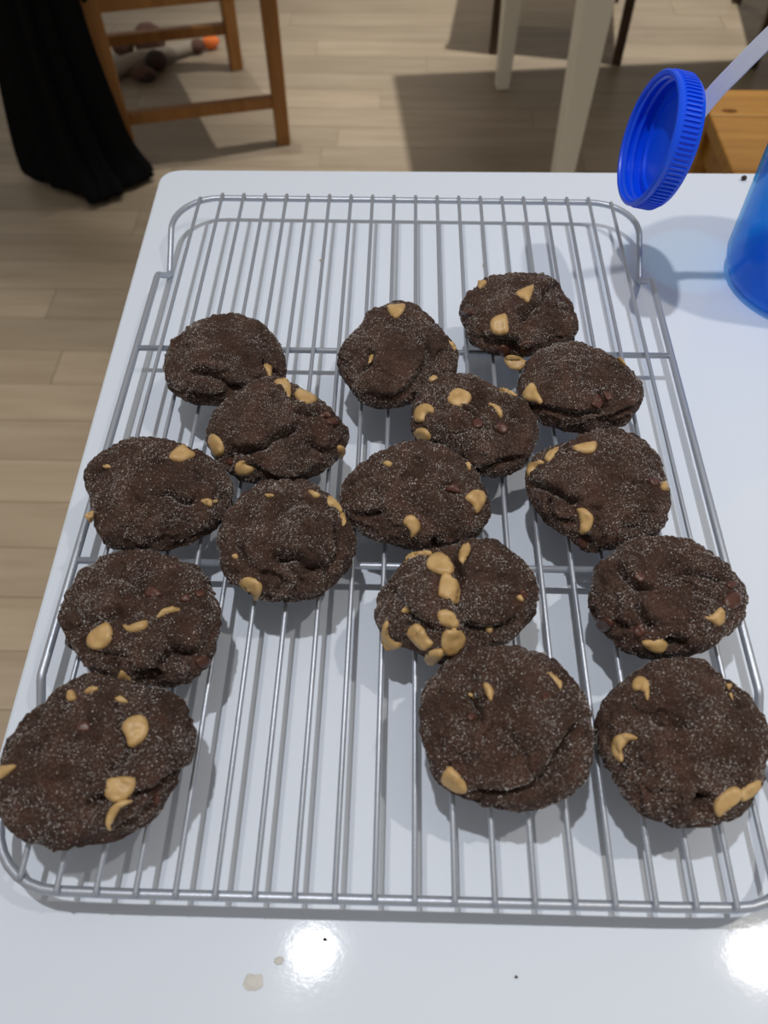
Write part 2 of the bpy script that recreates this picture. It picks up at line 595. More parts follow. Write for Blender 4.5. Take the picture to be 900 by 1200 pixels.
v, f = lathe_vf([(0, -.0022), (.006, -.0022), (.007, -.001), (.007, .0004), (0, .0004)], 24, LM)
solid('strap_button', v, f, M_strap, lid, smooth=False)


# ---------------------------------------------------------------- furniture behind
def chair(name, label, pts, back_ids, wood_m, leg_w, seat_h, apron_bot, stretch_h, back_h, stretchers, slats, sw=.028, sh=.026, group=None):
    """pts: four floor points in order round the seat; back_ids: the two that carry the backrest"""
    P = [Vector((p[0], p[1], FLOOR_Z)) for p in pts]
    c = sum(P, Vector()) / 4
    root = thing(name, c, label, 'chair', group)
    for i, p in enumerate(P):
        top = back_h if i in back_ids else apron_bot + .09
        side_v = (P[(i + 1) % 4] - p).normalized()
        q = p + Vector((0, 0, top))
        if i in back_ids:
            out = (p - (P[back_ids[0] - 1] if i == back_ids[0] else P[(back_ids[1] + 1) % 4]))
            q = q + out.normalized() * .05
            m = p + Vector((0, 0, seat_h))
            v1, f1 = beam_vf(p, m, leg_w, leg_w, side=side_v)
            v2, f2 = beam_vf(m, q, leg_w, leg_w, leg_w * .8, leg_w * .7, side=side_v)
            vv = v1[:8] + v2[4:]
            ff = [(0, 1, 2, 3), (11, 10, 9, 8)]
            for a in (0, 4):
                for k in range(4):
                    l = (k + 1) % 4
                    ff.append((a + k, a + l, a + 4 + l, a + 4 + k))
            bevel(solid('leg', vv, ff, wood_m, root), .003)
        else:
            beam('leg', p, q, leg_w * .88, leg_w * .88, wood_m, root, .003, w2=leg_w, h2=leg_w, side=side_v)
    for i in range(4):
        a, b = P[i], P[(i + 1) % 4]
        beam('apron', a + Vector((0, 0, apron_bot + .032)), b + Vector((0, 0, apron_bot + .032)), .022, .064, wood_m, root)
        if i in stretchers:
            beam('stretcher', a + Vector((0, 0, stretch_h)), b + Vector((0, 0, stretch_h)), sw * .7, sh, wood_m, root)
    vv, ff = [], []
    for z in (seat_h - .022, seat_h):
        for p in P:
            vv.append(c + (p - c) * 1.06 + Vector((0, 0, z)))
    ff = [(3, 2, 1, 0), (4, 5, 6, 7)] + [(k, (k + 1) % 4, 4 + (k + 1) % 4, 4 + k) for k in range(4)]
    bevel(solid('seat', vv, ff, wood_m, root), .006)
    a, b = P[back_ids[0]], P[back_ids[1]]
    out = (a - P[back_ids[0] - 1]).normalized()
    def bp(p, h):
        t = max(0, (h - seat_h) / (back_h - seat_h))
        return p + out * .05 * t + Vector((0, 0, h))
    beam('top_rail', bp(a, back_h - .03), bp(b, back_h - .03), .02, .07, wood_m, root)
    beam('back_rail', bp(a, seat_h + .12), bp(b, seat_h + .12), .018, .04, wood_m, root)
    for k in range(slats):
        t = (k + 1) / (slats + 1)
        beam('back_slat', bp(a.lerp(b, t), seat_h + .12), bp(a.lerp(b, t), back_h - .04), .03, .012, wood_m, root)
    return root


NR, NL, FL, FR = (-.291, 1.805), (-.642, 1.717), (-.800, 2.08), (-.452, 2.166)
pine = chair('wooden_chair', 'pine wooden chair with black cloth hanging over its back', [NR, NL, FL, FR], (1, 2), M_pine, .036, .445, .325, .102, .86, (0, 2), 3)
bl = at(98, 4, FLOOR_Z + .36)
v, f = lathe_vf([(0, .003), (.006, .003), (.007, 0), (.007, -.004)], 14, Matrix.Translation((-.642, 1.717 - .019, FLOOR_Z + .357)) @ Matrix.Rotation(math.radians(90), 4, 'X'))
solid('bolt', v, f, M_bolt, pine)

chair('dining_chair', 'dark wooden chair behind the white-legged dining table, left one', [(.615, 2.590), (.568, 2.209), (.2407, 2.264), (.285, 2.64)][::1], (3, 0), M_darkwood, .027, .445, .36, .16, .88, (0, 2), 5,
      group='dark chairs at the dining table')
chair('dining_chair', 'dark wooden chair behind the dining table, right one near the bottle strap', [(1.295, 2.55), (1.255, 2.150), (.930, 2.200), (.975, 2.59)], (3, 0), M_darkwood, .027, .445, .36, .16, .88, (0, 2), 5,
      group='dark chairs at the dining table')

# dining table with tapered light legs; only its legs and shadow are in view
TR = math.radians(6.3)
ex, ey = Vector((math.cos(TR), math.sin(TR), 0)), Vector((-math.sin(TR), math.cos(TR), 0))
B0 = Vector((.2528, 2.080, FLOOR_Z))
dt = thing('dining_table', B0 + ex * .6 - ey * .31, 'dining table on tapered off-white legs standing behind the rack table', 'table')
for dx, dy in ((0, 0), (0, -.622), (1.3, 0), (1.3, -.622)):
    p = B0 + ex * dx + ey * dy
    beam('leg', p, p + Vector((0, 0, .68)), .033, .033, M_whiteleg, dt, .003, w2=.062, h2=.062, side=ex)
ctr = B0 + ex * .65 - ey * .311 + Vector((0, 0, .705))
v, f = box_vf(ctr, 1.40, .735, .028, TR)
bevel(solid('tabletop', v, f, M_whiteleg, dt), .006)
for dx0, dy0, dx1, dy1 in ((0, 0, 1.3, 0), (0, -.622, 1.3, -.622), (0, 0, 0, -.622), (1.3, 0, 1.3, -.622)):
    a = B0 + ex * dx0 + ey * dy0 + Vector((0, 0, .65)); b = B0 + ex * dx1 + ey * dy1 + Vector((0, 0, .65))
    beam('apron', a, b, .02, .075, M_whiteleg, dt)

# pine bench, its left end showing beside the lid
SZ = -.28
sx0, sy1 = .4437, 1.183
bench = thing('pine_bench', (sx0 + .28, sy1 - .16, FLOOR_Z), 'knotty pine bench standing behind the table at the right edge', 'bench')
yb = [1.183, 1.1055, .965, .871]
for k in range(3):
    yc = (yb[k] + yb[k + 1]) / 2
    v, f = box_vf((sx0 + .30, yc, SZ - .012), .60, yb[k] - yb[k + 1] - .0012, .024)
    b_ = bevel(solid('board', v, f, M_pineseat, bench, origin=(sx0 + .3, yc, SZ)), .0025)
    if k == 0:
        kp = at(855, 130, SZ)
        kv, kf = lathe_vf([(.0, .0006), (.5, .0006), (1.0, -.001)], 20, Matrix.Translation((kp.x, kp.y, SZ)) @ Matrix.Diagonal((.017, .0085, 1, 1)))
        solid('knot', kv, kf, M_knot, b_)
for dx in (.03, .57):
    for y in (1.155, .90):
        beam('leg', (sx0 + dx, y, FLOOR_Z), (sx0 + dx, y, SZ - .024), .04, .04, M_pineseat, bench)
    beam('end_rail', (sx0 + dx, 1.155, SZ - .055), (sx0 + dx, .90, SZ - .055), .02, .06, M_pineseat, bench)

# black cloth hanging down over the chair back
cl_levels = []
def wall_pt(x, y, Y=1.62):
    d = ray(x, y)
    return Vector(CAM + d * ((Y - CAM[1]) / d[1]))
lev = [  # z above floor, left (x,y), front middle (x,y), right (x,y), back middle
    (.004, (-.868, 1.640), (-.672, 1.522), (-.560, 1.660), (-.70, 1.690)),
    (.022, (-.866, 1.640), (-.674, 1.528), (-.575, 1.660), (-.70, 1.690)),
    (.06, (-.862, 1.64), (-.69, 1.552), (-.598, 1.652), (-.70, 1.682)),
    (.10, (-.853, 1.635), (-.705, 1.572), (-.607, 1.64), (-.71, 1.682)),
    (.19, (-.838, 1.63), (-.71, 1.580), (-.615, 1.635), (-.71, 1.675)),
    (.28, (-.820, 1.63), (-.715, 1.585), (-.628, 1.635), (-.71, 1.672)),
    (.38, (-.80, 1.63), (-.715, 1.592), (-.636, 1.640), (-.71, 1.675)),
    (.55, (-.775, 1.64), (-.71, 1.605), (-.640, 1.645), (-.71, 1.678)),
    (.72, (-.755, 1.65), (-.71, 1.620), (-.645, 1.660), (-.70, 1.685)),
    (.85, (-.745, 1.665), (-.705, 1.640), (-.650, 1.675), (-.70, 1.70)),
    (.885, (-.735, 1.70), (-.705, 1.680), (-.655, 1.70), (-.70, 1.735)),
    (.895, (-.725, 1.75), (-.705, 1.73), (-.660, 1.74), (-.70, 1.77)),
]
NC = 72
cv, cf = [], []
for li, (h, l, fm, r, bm_) in enumerate(lev):
    ring_ = smooth_path([(l[0], l[1], 0), ((l[0] + fm[0]) / 2, (l[1] * .45 + fm[1] * .55), 0), (fm[0], fm[1], 0), ((r[0] + fm[0]) / 2, (r[1] * .42 + fm[1] * .58), 0), (r[0], r[1], 0), (bm_[0], bm_[1], 0)], NC // 6, True)
    cc = sum(ring_, Vector()) / len(ring_)
    for k, p in enumerate(ring_):
        a = k / NC * 2 * math.pi
        d = (p - cc); d.normalize()
        amp = .014 * (1 - .5 * li / len(lev)) * (1 if li > 1 else .7)
        w = amp * (math.sin(a * 7 + .8 + li * .12) * .7 + .5 * math.sin(a * 13 + 2 - li * .2)) + .004 * mnoise.noise(Vector((p.x * 20, p.y * 20, h * 8)))
        cv.append((p.x + d.x * w, p.y + d.y * w, FLOOR_Z + h + (.010 * mnoise.noise(Vector((p.x * 30, p.y * 30, 3))) if 0 < li < 4 else 0)))
for li in range(len(lev) - 1):
    for k in range(NC):
        j = (k + 1) % NC
        cf.append((li * NC + k, li * NC + j, (li + 1) * NC + j, (li + 1) * NC + k))
cf.append(tuple(range(NC))[::-1]); cf.append(tuple((len(lev) - 1) * NC + k for k in range(NC)))
cloth = solid('black_cloth', cv, cf, M_black, None, origin=(-.7, 1.63, FLOOR_Z), smooth=True)
sub = cloth.modifiers.new('smooth', 'SUBSURF'); sub.levels = sub.render_levels = 1
tag(cloth, 'long black cloth hung over the chair, its hem pooled on the floor', 'cloth')


# plush toy lying under the chair
def blob(name, c, r, m_, parent, seed=0, rough=.12, seg=24, axis=None):
    c = Vector(c)
    rr = r if hasattr(r, '__len__') else (r, r, r)
    vv, ff = [], []
    nr = seg // 2
    for i in range(nr + 1):
        t = math.pi * i / nr
        for k in range(seg):
            a = 2 * math.pi * k / seg
            d = Vector((math.sin(t) * math.cos(a), math.sin(t) * math.sin(a), math.cos(t)))
            s = 1 + rough * mnoise.noise(d * 2.2 + Vector((seed, seed, 0)))
            p = Vector((d.x * rr[0], d.y * rr[1], d.z * rr[2])) * s
            if axis is not None:
                p = Vector((1, 0, 0)).rotation_difference(axis) @ p
            vv.append(c + p)
    for i in range(nr):
        for k in range(seg):
            l = (k + 1) % seg
            ff.append((i * seg + k, i * seg + l, i * seg + seg + l, i * seg + seg + k))
    o = solid(name, vv, ff, m_, parent, smooth=True)
    bm = bmesh.new(); bm.from_mesh(o.data); bmesh.ops.remove_doubles(bm, verts=bm.verts, dist=1e-6); bm.to_mesh(o.data); bm.free()
    return o


FZ = FLOOR_Z
toy = thing('plush_toy', at(190, 80, FZ), 'brown and beige plush toy with an orange foot lying under the chair', 'toy')
v, f = tube_vf(smooth_path([at(112, 92, FZ + .024), at(140, 78, FZ + .024), at(170, 68, FZ + .024), at(200, 62, FZ + .02), at(226, 54, FZ + .017)], 5), [.022] * 6 + [.021] * 5 + [.018] * 5 + [.0155] * 4 + [.014], 16)
solid('body', v, f, M_knit, toy, smooth=True)
blob('head', at(175, 47, FZ + .042), .042, M_fuzzbrown, toy, 1)
blob('ear', at(144, 52, FZ + .030), .030, M_fuzzbrown, toy, 2)
blob('paw', at(183, 71, FZ + .025), (.027, .026, .025), M_fuzzdark, toy, 3)
p_ = blob('paw', at(168, 86, FZ + .017), (.034, .022, .017), M_fuzzbrown, toy, 4)
blob('sole', at(171, 89, FZ + .014), (.028, .016, .014), M_fuzzdark, p_, 5)
d_ = (at(256, 48, FZ + .017) - at(226, 54, FZ + .017)).normalized()
blob('cuff', at(231, 54, FZ + .018), (.022, .017, .017), M_fuzzbrown, toy, 6, axis=d_)
blob('foot', at(247, 49.5, FZ + .018), (.024, .016, .017), M_orange, toy, 7, axis=d_)

# ---------------------------------------------------------------- cookies
def _hash(ix, iy, iz, seed):
    h = (ix.astype(np.int64) * 374761393 + iy.astype(np.int64) * 668265263 + iz.astype(np.int64) * 2147483647 + seed * 974711) & 0x7fffffff
    h = ((h ^ (h >> 13)) * 1274126177) & 0x7fffffff
    h = h ^ (h >> 16)
    return (h & 0xffff) / 65535.0 * 2 - 1


def vnoise(P, seed):
    i = np.floor(P); f = P - i
    u = f * f * f * (f * (f * 6 - 15) + 10)
    ix, iy, iz = i[:, 0], i[:, 1], i[:, 2]
    r = 0
    for dx in (0, 1):
        for dy in (0, 1):
            for dz in (0, 1):
                w = (u[:, 0] if dx else 1 - u[:, 0]) * (u[:, 1] if dy else 1 - u[:, 1]) * (u[:, 2] if dz else 1 - u[:, 2])
                r = r + w * _hash(ix + dx, iy + dy, iz + dz, seed)
    return r


def fbm(P, seed, octs=3):
    r, a = 0, 1.0
    for k in range(octs):
        r = r + a * vnoise(P * 2 ** k + 17.3 * k, seed + k)
        a *= .5
    return r


COOKIE_Z = WZ + .0010
NTH, NRG = 300, 130


def seg_dist(V, pts):
    """distance of points V to a 3D polyline, with the tangent there and the parameter along it"""
    best = np.full(len(V), 1e9)
    tang = np.zeros_like(V); rel = np.zeros_like(V); par = np.zeros(len(V))
    m = len(pts) - 1
    for k in range(m):
        a, b = pts[k], pts[k + 1]
        d = b - a
        t = np.clip(((V - a) @ d) / max(d @ d, 1e-12), 0, 1)
        q = V - (a + t[:, None] * d)
        dist = np.sqrt((q * q).sum(1))
        mk = dist < best
        best[mk] = dist[mk]; tang[mk] = d / (np.linalg.norm(d) + 1e-9); rel[mk] = q[mk]; par[mk] = (k + t[mk]) / m
    return best, tang, rel, par


def base_cookie(cx, cy, h, rad):
    R_ = np.array(rad) * 1e-3
    n = len(R_)
    th = np.arange(NTH) / NTH * 2 * np.pi
    u = th / (2 * np.pi) * n
    k = np.floor(u).astype(int); w = u - k
    r = (R_[(k - 1) % n] * (-.5 * w + w * w - .5 * w ** 3) + R_[k % n] * (1 - 2.5 * w * w + 1.5 * w ** 3)
         + R_[(k + 1) % n] * (.5 * w + 2 * w * w - 1.5 * w ** 3) + R_[(k + 2) % n] * (-.5 * w * w + .5 * w ** 3))
    # profile, re-spaced evenly along its length
    a = np.linspace(0, np.pi, 400)
    s, c = np.sin(a), np.cos(a)
    rho = np.where(c > 0, np.abs(s) ** .8, np.abs(s) ** .55)
    z = np.where(c > 0, .42 + .58 * np.abs(c) ** .95, .42 - .42 * np.abs(c) ** .75)
    L = np.concatenate([[0], np.cumsum(np.hypot(np.diff(rho) * .032, np.diff(z) * h))])
    t = np.linspace(0, L[-1], NRG + 2)[1:-1]
    rho, z = np.interp(t, L, rho), np.interp(t, L, z)
    X = (rho[:, None] * (r * np.cos(th))[None]).ravel()
    Y = (rho[:, None] * (r * np.sin(th))[None]).ravel()
    Z = (h * z[:, None] + 0 * th[None]).ravel()
    V = np.stack([X + cx, Y + cy, Z + COOKIE_Z], 1)
    V = np.vstack([V, [[cx, cy, COOKIE_Z + h]], [[cx, cy, COOKIE_Z]]])
    return V


_i, _k = np.meshgrid(np.arange(NRG - 1), np.arange(NTH), indexing='ij')
_l = (_k + 1) % NTH
QUADS = np.stack([_i * NTH + _k, (_i + 1) * NTH + _k, (_i + 1) * NTH + _l, _i * NTH + _l], -1).reshape(-1, 4)
_k = np.arange(NTH); _l = (_k + 1) % NTH
TOPT = np.stack([np.full(NTH, NRG * NTH), _k, _l], 1)
BOTT = np.stack([np.full(NTH, NRG * NTH + 1), (NRG - 1) * NTH + _l, (NRG - 1) * NTH + _k], 1)
TRIS = np.vstack([QUADS[:, [0, 1, 2]], QUADS[:, [0, 2, 3]], TOPT, BOTT])


def vnormals(V):
    a, b, c = V[TRIS[:, 0]], V[TRIS[:, 1]], V[TRIS[:, 2]]
    fn = np.cross(b - a, c - a)
    N = np.zeros_like(V)
    for j in range(3):
        np.add.at(N, TRIS[:, j], fn)
    return N / (np.linalg.norm(N, axis=1)[:, None] + 1e-12), fn


def bvh_of(V, coarse=1):
    return BVHTree.FromPolygons(V.tolist(), TRIS.tolist(), epsilon=0.0)


def hit(bvh, x, y, cen):
    d = ray(x, y)
    loc, nrm, idx, dist = bvh.ray_cast(Vector(CAM), Vector(d))
    if loc is not None:
        return loc, nrm, True
    t = (np.array(cen) - CAM) @ d
    for _ in range(4):                            # closest approach of the sight line to the cookie
        p = Vector(CAM + d * t)
        loc, nrm, idx, dist = bvh.find_nearest(p)
        t = (np.array(loc) - CAM) @ d
    return Vector(CAM + d * t), nrm, False


def mesh_np(name, V, faces_quads=None, tris=None, m_=None, smooth=True):
    me = bpy.data.meshes.new(name)
    nq = 0 if faces_quads is None else len(faces_quads)
    nt = 0 if tris is None else len(tris)
    me.vertices.add(len(V)); me.vertices.foreach_set('co', np.asarray(V, np.float32).ravel())
    li = []
    if nq: li.append(np.asarray(faces_quads).ravel())
    if nt: li.append(np.asarray(tris).ravel())
    li = np.concatenate(li)
    me.loops.add(len(li)); me.loops.foreach_set('vertex_index', li.astype(np.int32))
    starts = np.concatenate([np.arange(nq) * 4, nq * 4 + np.arange(nt) * 3])
    me.polygons.add(nq + nt)
    me.polygons.foreach_set('loop_start', starts.astype(np.int32))
    if smooth:
        me.polygons.foreach_set('use_smooth', np.ones(nq + nt, bool))
    me.update(calc_edges=True)
    me.materials.append(m_)
    return me


def chip(name, poly, hgt, m_, bvh, cen, parent, seed):
    """a chip pressed into the dough: outline poly (frame pixels), rising hgt above the dough"""
    P = [Vector((x, y, 0)) for x, y in poly]
    P = [Vector((p.x, p.y)) for p in smooth_path(P, 4, True)]
    n = len(P)
    A = np.array([(p.x, p.y) for p in P])
    w = max(A.max(0) - A.min(0))
    step = max(min(w / 9, 3.0), 1.1)
    x0, y0 = A.min(0); x1, y1 = A.max(0)
    pts = list(P)
    seg = np.roll(A, -1, 0) - A
    def dist_b(q):
        t = np.clip(((q - A) * seg).sum(1) / np.maximum((seg * seg).sum(1), 1e-9), 0, 1)
        return np.sqrt((((A + seg * t[:, None]) - q) ** 2).sum(1)).min()
    def inside(q):
        c_ = False
        for i in range(n):
            a_, b_ = A[i], A[i - 1]
            if (a_[1] > q[1]) != (b_[1] > q[1]) and q[0] < (b_[0] - a_[0]) * (q[1] - a_[1]) / (b_[1] - a_[1]) + a_[0]:
                c_ = not c_
        return c_
    yy = y0 + step / 2
    row = 0
    while yy < y1:
        xx = x0 + step * (.5 if row % 2 else 0)
        while xx < x1:
            q = np.array((xx, yy))
            if inside(q) and dist_b(q) > step * .45:
                pts.append(Vector((xx, yy)))
            xx += step
        yy += step * .87; row += 1
    edges = [(i, (i + 1) % n) for i in range(n)]
    vo, _, fo, *_r = delaunay_2d_cdt(pts, edges, [list(range(n))], 1, 1e-5)
    D = np.array([dist_b(np.array((p.x, p.y))) for p in vo])
    dm = max(D.max(), 1e-6)
    V3 = []
    base, nr, oks = [], [], []
    for p in vo:
        l, nn, ok = hit(bvh, p.x, p.y, cen)
        base.append(np.array(l)); nr.append(np.array(nn)); oks.append(ok)
    if sum(oks) < .5 * len(oks):                  # a chip dropping out of the side: it stands clear of the dough
        dv = CAM - np.array(cen); dv /= np.linalg.norm(dv)
        base = [b_ + dv * .007 for b_ in base]; nr = [n_ * .2 + dv for n_ in nr]
    base, nr = np.array(base), np.array(nr)
    mn = nr.mean(0); mn /= np.linalg.norm(mn) + 1e-9
    nr = nr * .35 + mn * .65
    nr /= np.linalg.norm(nr, axis=1)[:, None]
    # even the bumps of the dough out under the chip
    fit = np.c_[np.array([(p.x, p.y) for p in vo]), np.ones(len(vo))]
    co, *_ = np.linalg.lstsq(fit, base, rcond=None)
    flat = fit @ co
    base = base * .45 + flat * .55
    t = np.minimum(D / (.30 * dm + .7), 1)
    lift = hgt * np.sqrt(np.clip(1 - (1 - t) ** 2, 0, 1)) + .00025
    nz_ = np.array([mnoise.noise(Vector(b) * 420 + Vector((seed, 0, 0))) for b in base]) * .00022
    top = base + nr * (lift + nz_)[:, None]
    # back of the chip, inside the dough
    bot = base - nr * (.0011 + .0012 * t)[:, None]
    m = len(vo)
    F = []
    bset = {}
    for fc in fo:
        F.append(tuple(fc)); F.append(tuple(m + i for i in reversed(fc)))
        for a_, b_ in zip(fc, list(fc[1:]) + [fc[0]]):
            key = (min(a_, b_), max(a_, b_))
            bset[key] = None if key in bset else (a_, b_)
    for e in bset.values():
        if e:
            F.append((e[0], m + e[0], m + e[1], e[1]))
    o = solid(name, np.vstack([top, bot]), F, m_, parent, smooth=True)
    return o


OCTA = np.array([(1, 0, 0), (-1, 0, 0), (0, 1, 0), (0, -1, 0), (0, 0, 1), (0, 0, -1)], float)
OCTF = np.array([(0, 2, 4), (2, 1, 4), (1, 3, 4), (3, 0, 4), (2, 0, 5), (1, 2, 5), (3, 1, 5), (0, 3, 5)])


def make_cookie(key, label, seed):
    cx, cy, h, rad = FIT[key]
    sc, ox, oy, creases, pits, chips, chocs = DETAIL[key]
    px = lambda p: (ox + p[0] / sc, oy + p[1] / sc)
    cen = np.array((cx, cy, COOKIE_Z + .45 * h))
    root = thing('chocolate_cookie', (cx, cy, COOKIE_Z), label, 'cookie', 'chocolate cookies on the rack')
    V = base_cookie(cx, cy, h, rad)
    N, _ = vnormals(V)
    bvh = bvh_of(V)
    zr = (V[:, 2] - COOKIE_Z) / h
    topw = np.clip((zr - .05) / .3, 0, 1); topw = topw * topw * (3 - 2 * topw)
    Q = V * 1.0
    lump = fbm(Q / .017, seed, 2)
    warp = np.stack([fbm(Q / .012, seed + 31, 2), fbm(Q / .012, seed + 41, 2), fbm(Q / .012, seed + 51, 2)], 1)
    ridge = 1 - np.abs(fbm((Q + warp * .004) / .0085, seed + 5, 2))
    crack = np.clip(1 - np.abs(vnoise((Q + warp * .005) / .014, seed + 77)) / .06, 0, 1)
    cmask = np.clip(vnoise(Q / .016, seed + 99) * 2.2 - .1, 0, 1)
    grain = fbm(Q / .0019, seed + 9, 2)
    mid_ = np.abs(fbm((Q + warp * .002) / .0046, seed + 15, 2))
    fl = .4 + .6 * np.clip(N[:, 2] * 1.3, 0, 1)
    disp = .0012 * lump + .0016 * (np.clip(ridge, 0, 1) ** 2 - .5) - .0024 * crack * cmask + fl * (.0012 * (mid_ - .3) + .00038 * grain)
    for pts, width, depth, fold in creases:
        pl = []
        for p in smooth_path([(*px(p), 0) for p in pts], 5):
            l, nn, ok = hit(bvh, p.x, p.y, cen)
            pl.append(np.array(l))
        d, tg, rel, par = seg_dist(V + warp * .0009, np.array(pl))
        taper = np.clip(np.minimum(par, 1 - par) * 6 + .15, 0, 1)
        w_ = width * .8e-3
        disp = disp - depth * 2.8e-3 * np.exp(-(d / w_) ** 2) * taper
        if fold:                                  # dough overlaps: the side left of the line stands proud
            sd = (np.cross(N, tg) * rel).sum(1)
            on = 1 / (1 + np.exp(-np.clip(sd * np.sign(fold) / (w_ * .28), -30, 30)))
            disp = disp + abs(fold) * 2.7e-3 * on * np.exp(-(d / (w_ * 4.5)) ** 2) * taper
    for x, y, r_, dep in pits:
        l, nn, ok = hit(bvh, *px((x, y)), cen)
        d2 = ((V - np.array(l)) ** 2).sum(1)
        disp = disp - dep * 2.0e-3 * np.exp(-d2 / (r_ * 1e-3) ** 2)
    V2 = V + N * (disp * (.25 + .75 * topw))[:, None]
    V2[:, 2] = np.maximum(V2[:, 2], COOKIE_Z - .0002)
    N2, fn = vnormals(V2)
    og = np.array((cx, cy, COOKIE_Z))
    me = mesh_np('dough', V2 - og, QUADS, np.vstack([TOPT, BOTT]), M_dough)
    dough = put('dough', me, root)
    bvh2 = bvh_of(V2)
    for j, poly in enumerate(chips):
        chip('peanut_butter_chip', [px(p) for p in poly], .0013, M_pb, bvh2, cen, root, seed + j)
    for j, poly in enumerate(chocs):
        chip('chocolate_chip', [px(p) for p in poly], .0008, M_choc, bvh2, cen, root, seed + 40 + j)
    # coarse sugar stuck to the dough
    rg = np.random.default_rng(seed)
    area = np.linalg.norm(fn, axis=1)
    ctr = V2[TRIS].mean(1)
    wgt = area * np.clip((ctr[:, 2] - COOKIE_Z) / h * 3, .05, 1) * np.clip(.7 + 1.1 * vnoise(ctr / .008, seed + 3), .10, 2)
    ns = 8000
    idx = rg.choice(len(TRIS), ns, p=wgt / wgt.sum())
    b = rg.dirichlet((1, 1, 1), ns)
    T = V2[TRIS[idx]]
    pos = (T * b[:, :, None]).sum(1)
    nn = fn[idx] / (np.linalg.norm(fn[idx], axis=1)[:, None] + 1e-12)
    size = .00009 + .00021 * rg.random(ns) ** 2.8 + .00013 * (rg.random(ns) < .03)
    q = rg.normal(size=(ns, 4)); q /= np.linalg.norm(q, axis=1)[:, None]
    w0, x0, y0, z0 = q.T
    Rm = np.stack([1 - 2 * (y0 * y0 + z0 * z0), 2 * (x0 * y0 - z0 * w0), 2 * (x0 * z0 + y0 * w0), 2 * (x0 * y0 + z0 * w0), 1 - 2 * (x0 * x0 + z0 * z0), 2 * (y0 * z0 - x0 * w0),
                   2 * (x0 * z0 - y0 * w0), 2 * (y0 * z0 + x0 * w0), 1 - 2 * (x0 * x0 + y0 * y0)], -1).reshape(ns, 3, 3)
    G = np.einsum('nij,kj->nki', Rm, OCTA) * size[:, None, None] + (pos + nn * size[:, None] * .5 - og)[:, None, :]
    FI = (OCTF[None] + 6 * np.arange(ns)[:, None, None]).reshape(-1, 3)
    sg = put('sugar', mesh_np('sugar', G.reshape(-1, 3), None, FI, M_sugar, smooth=False), root)
    sg['kind'] = 'stuff'
    return root


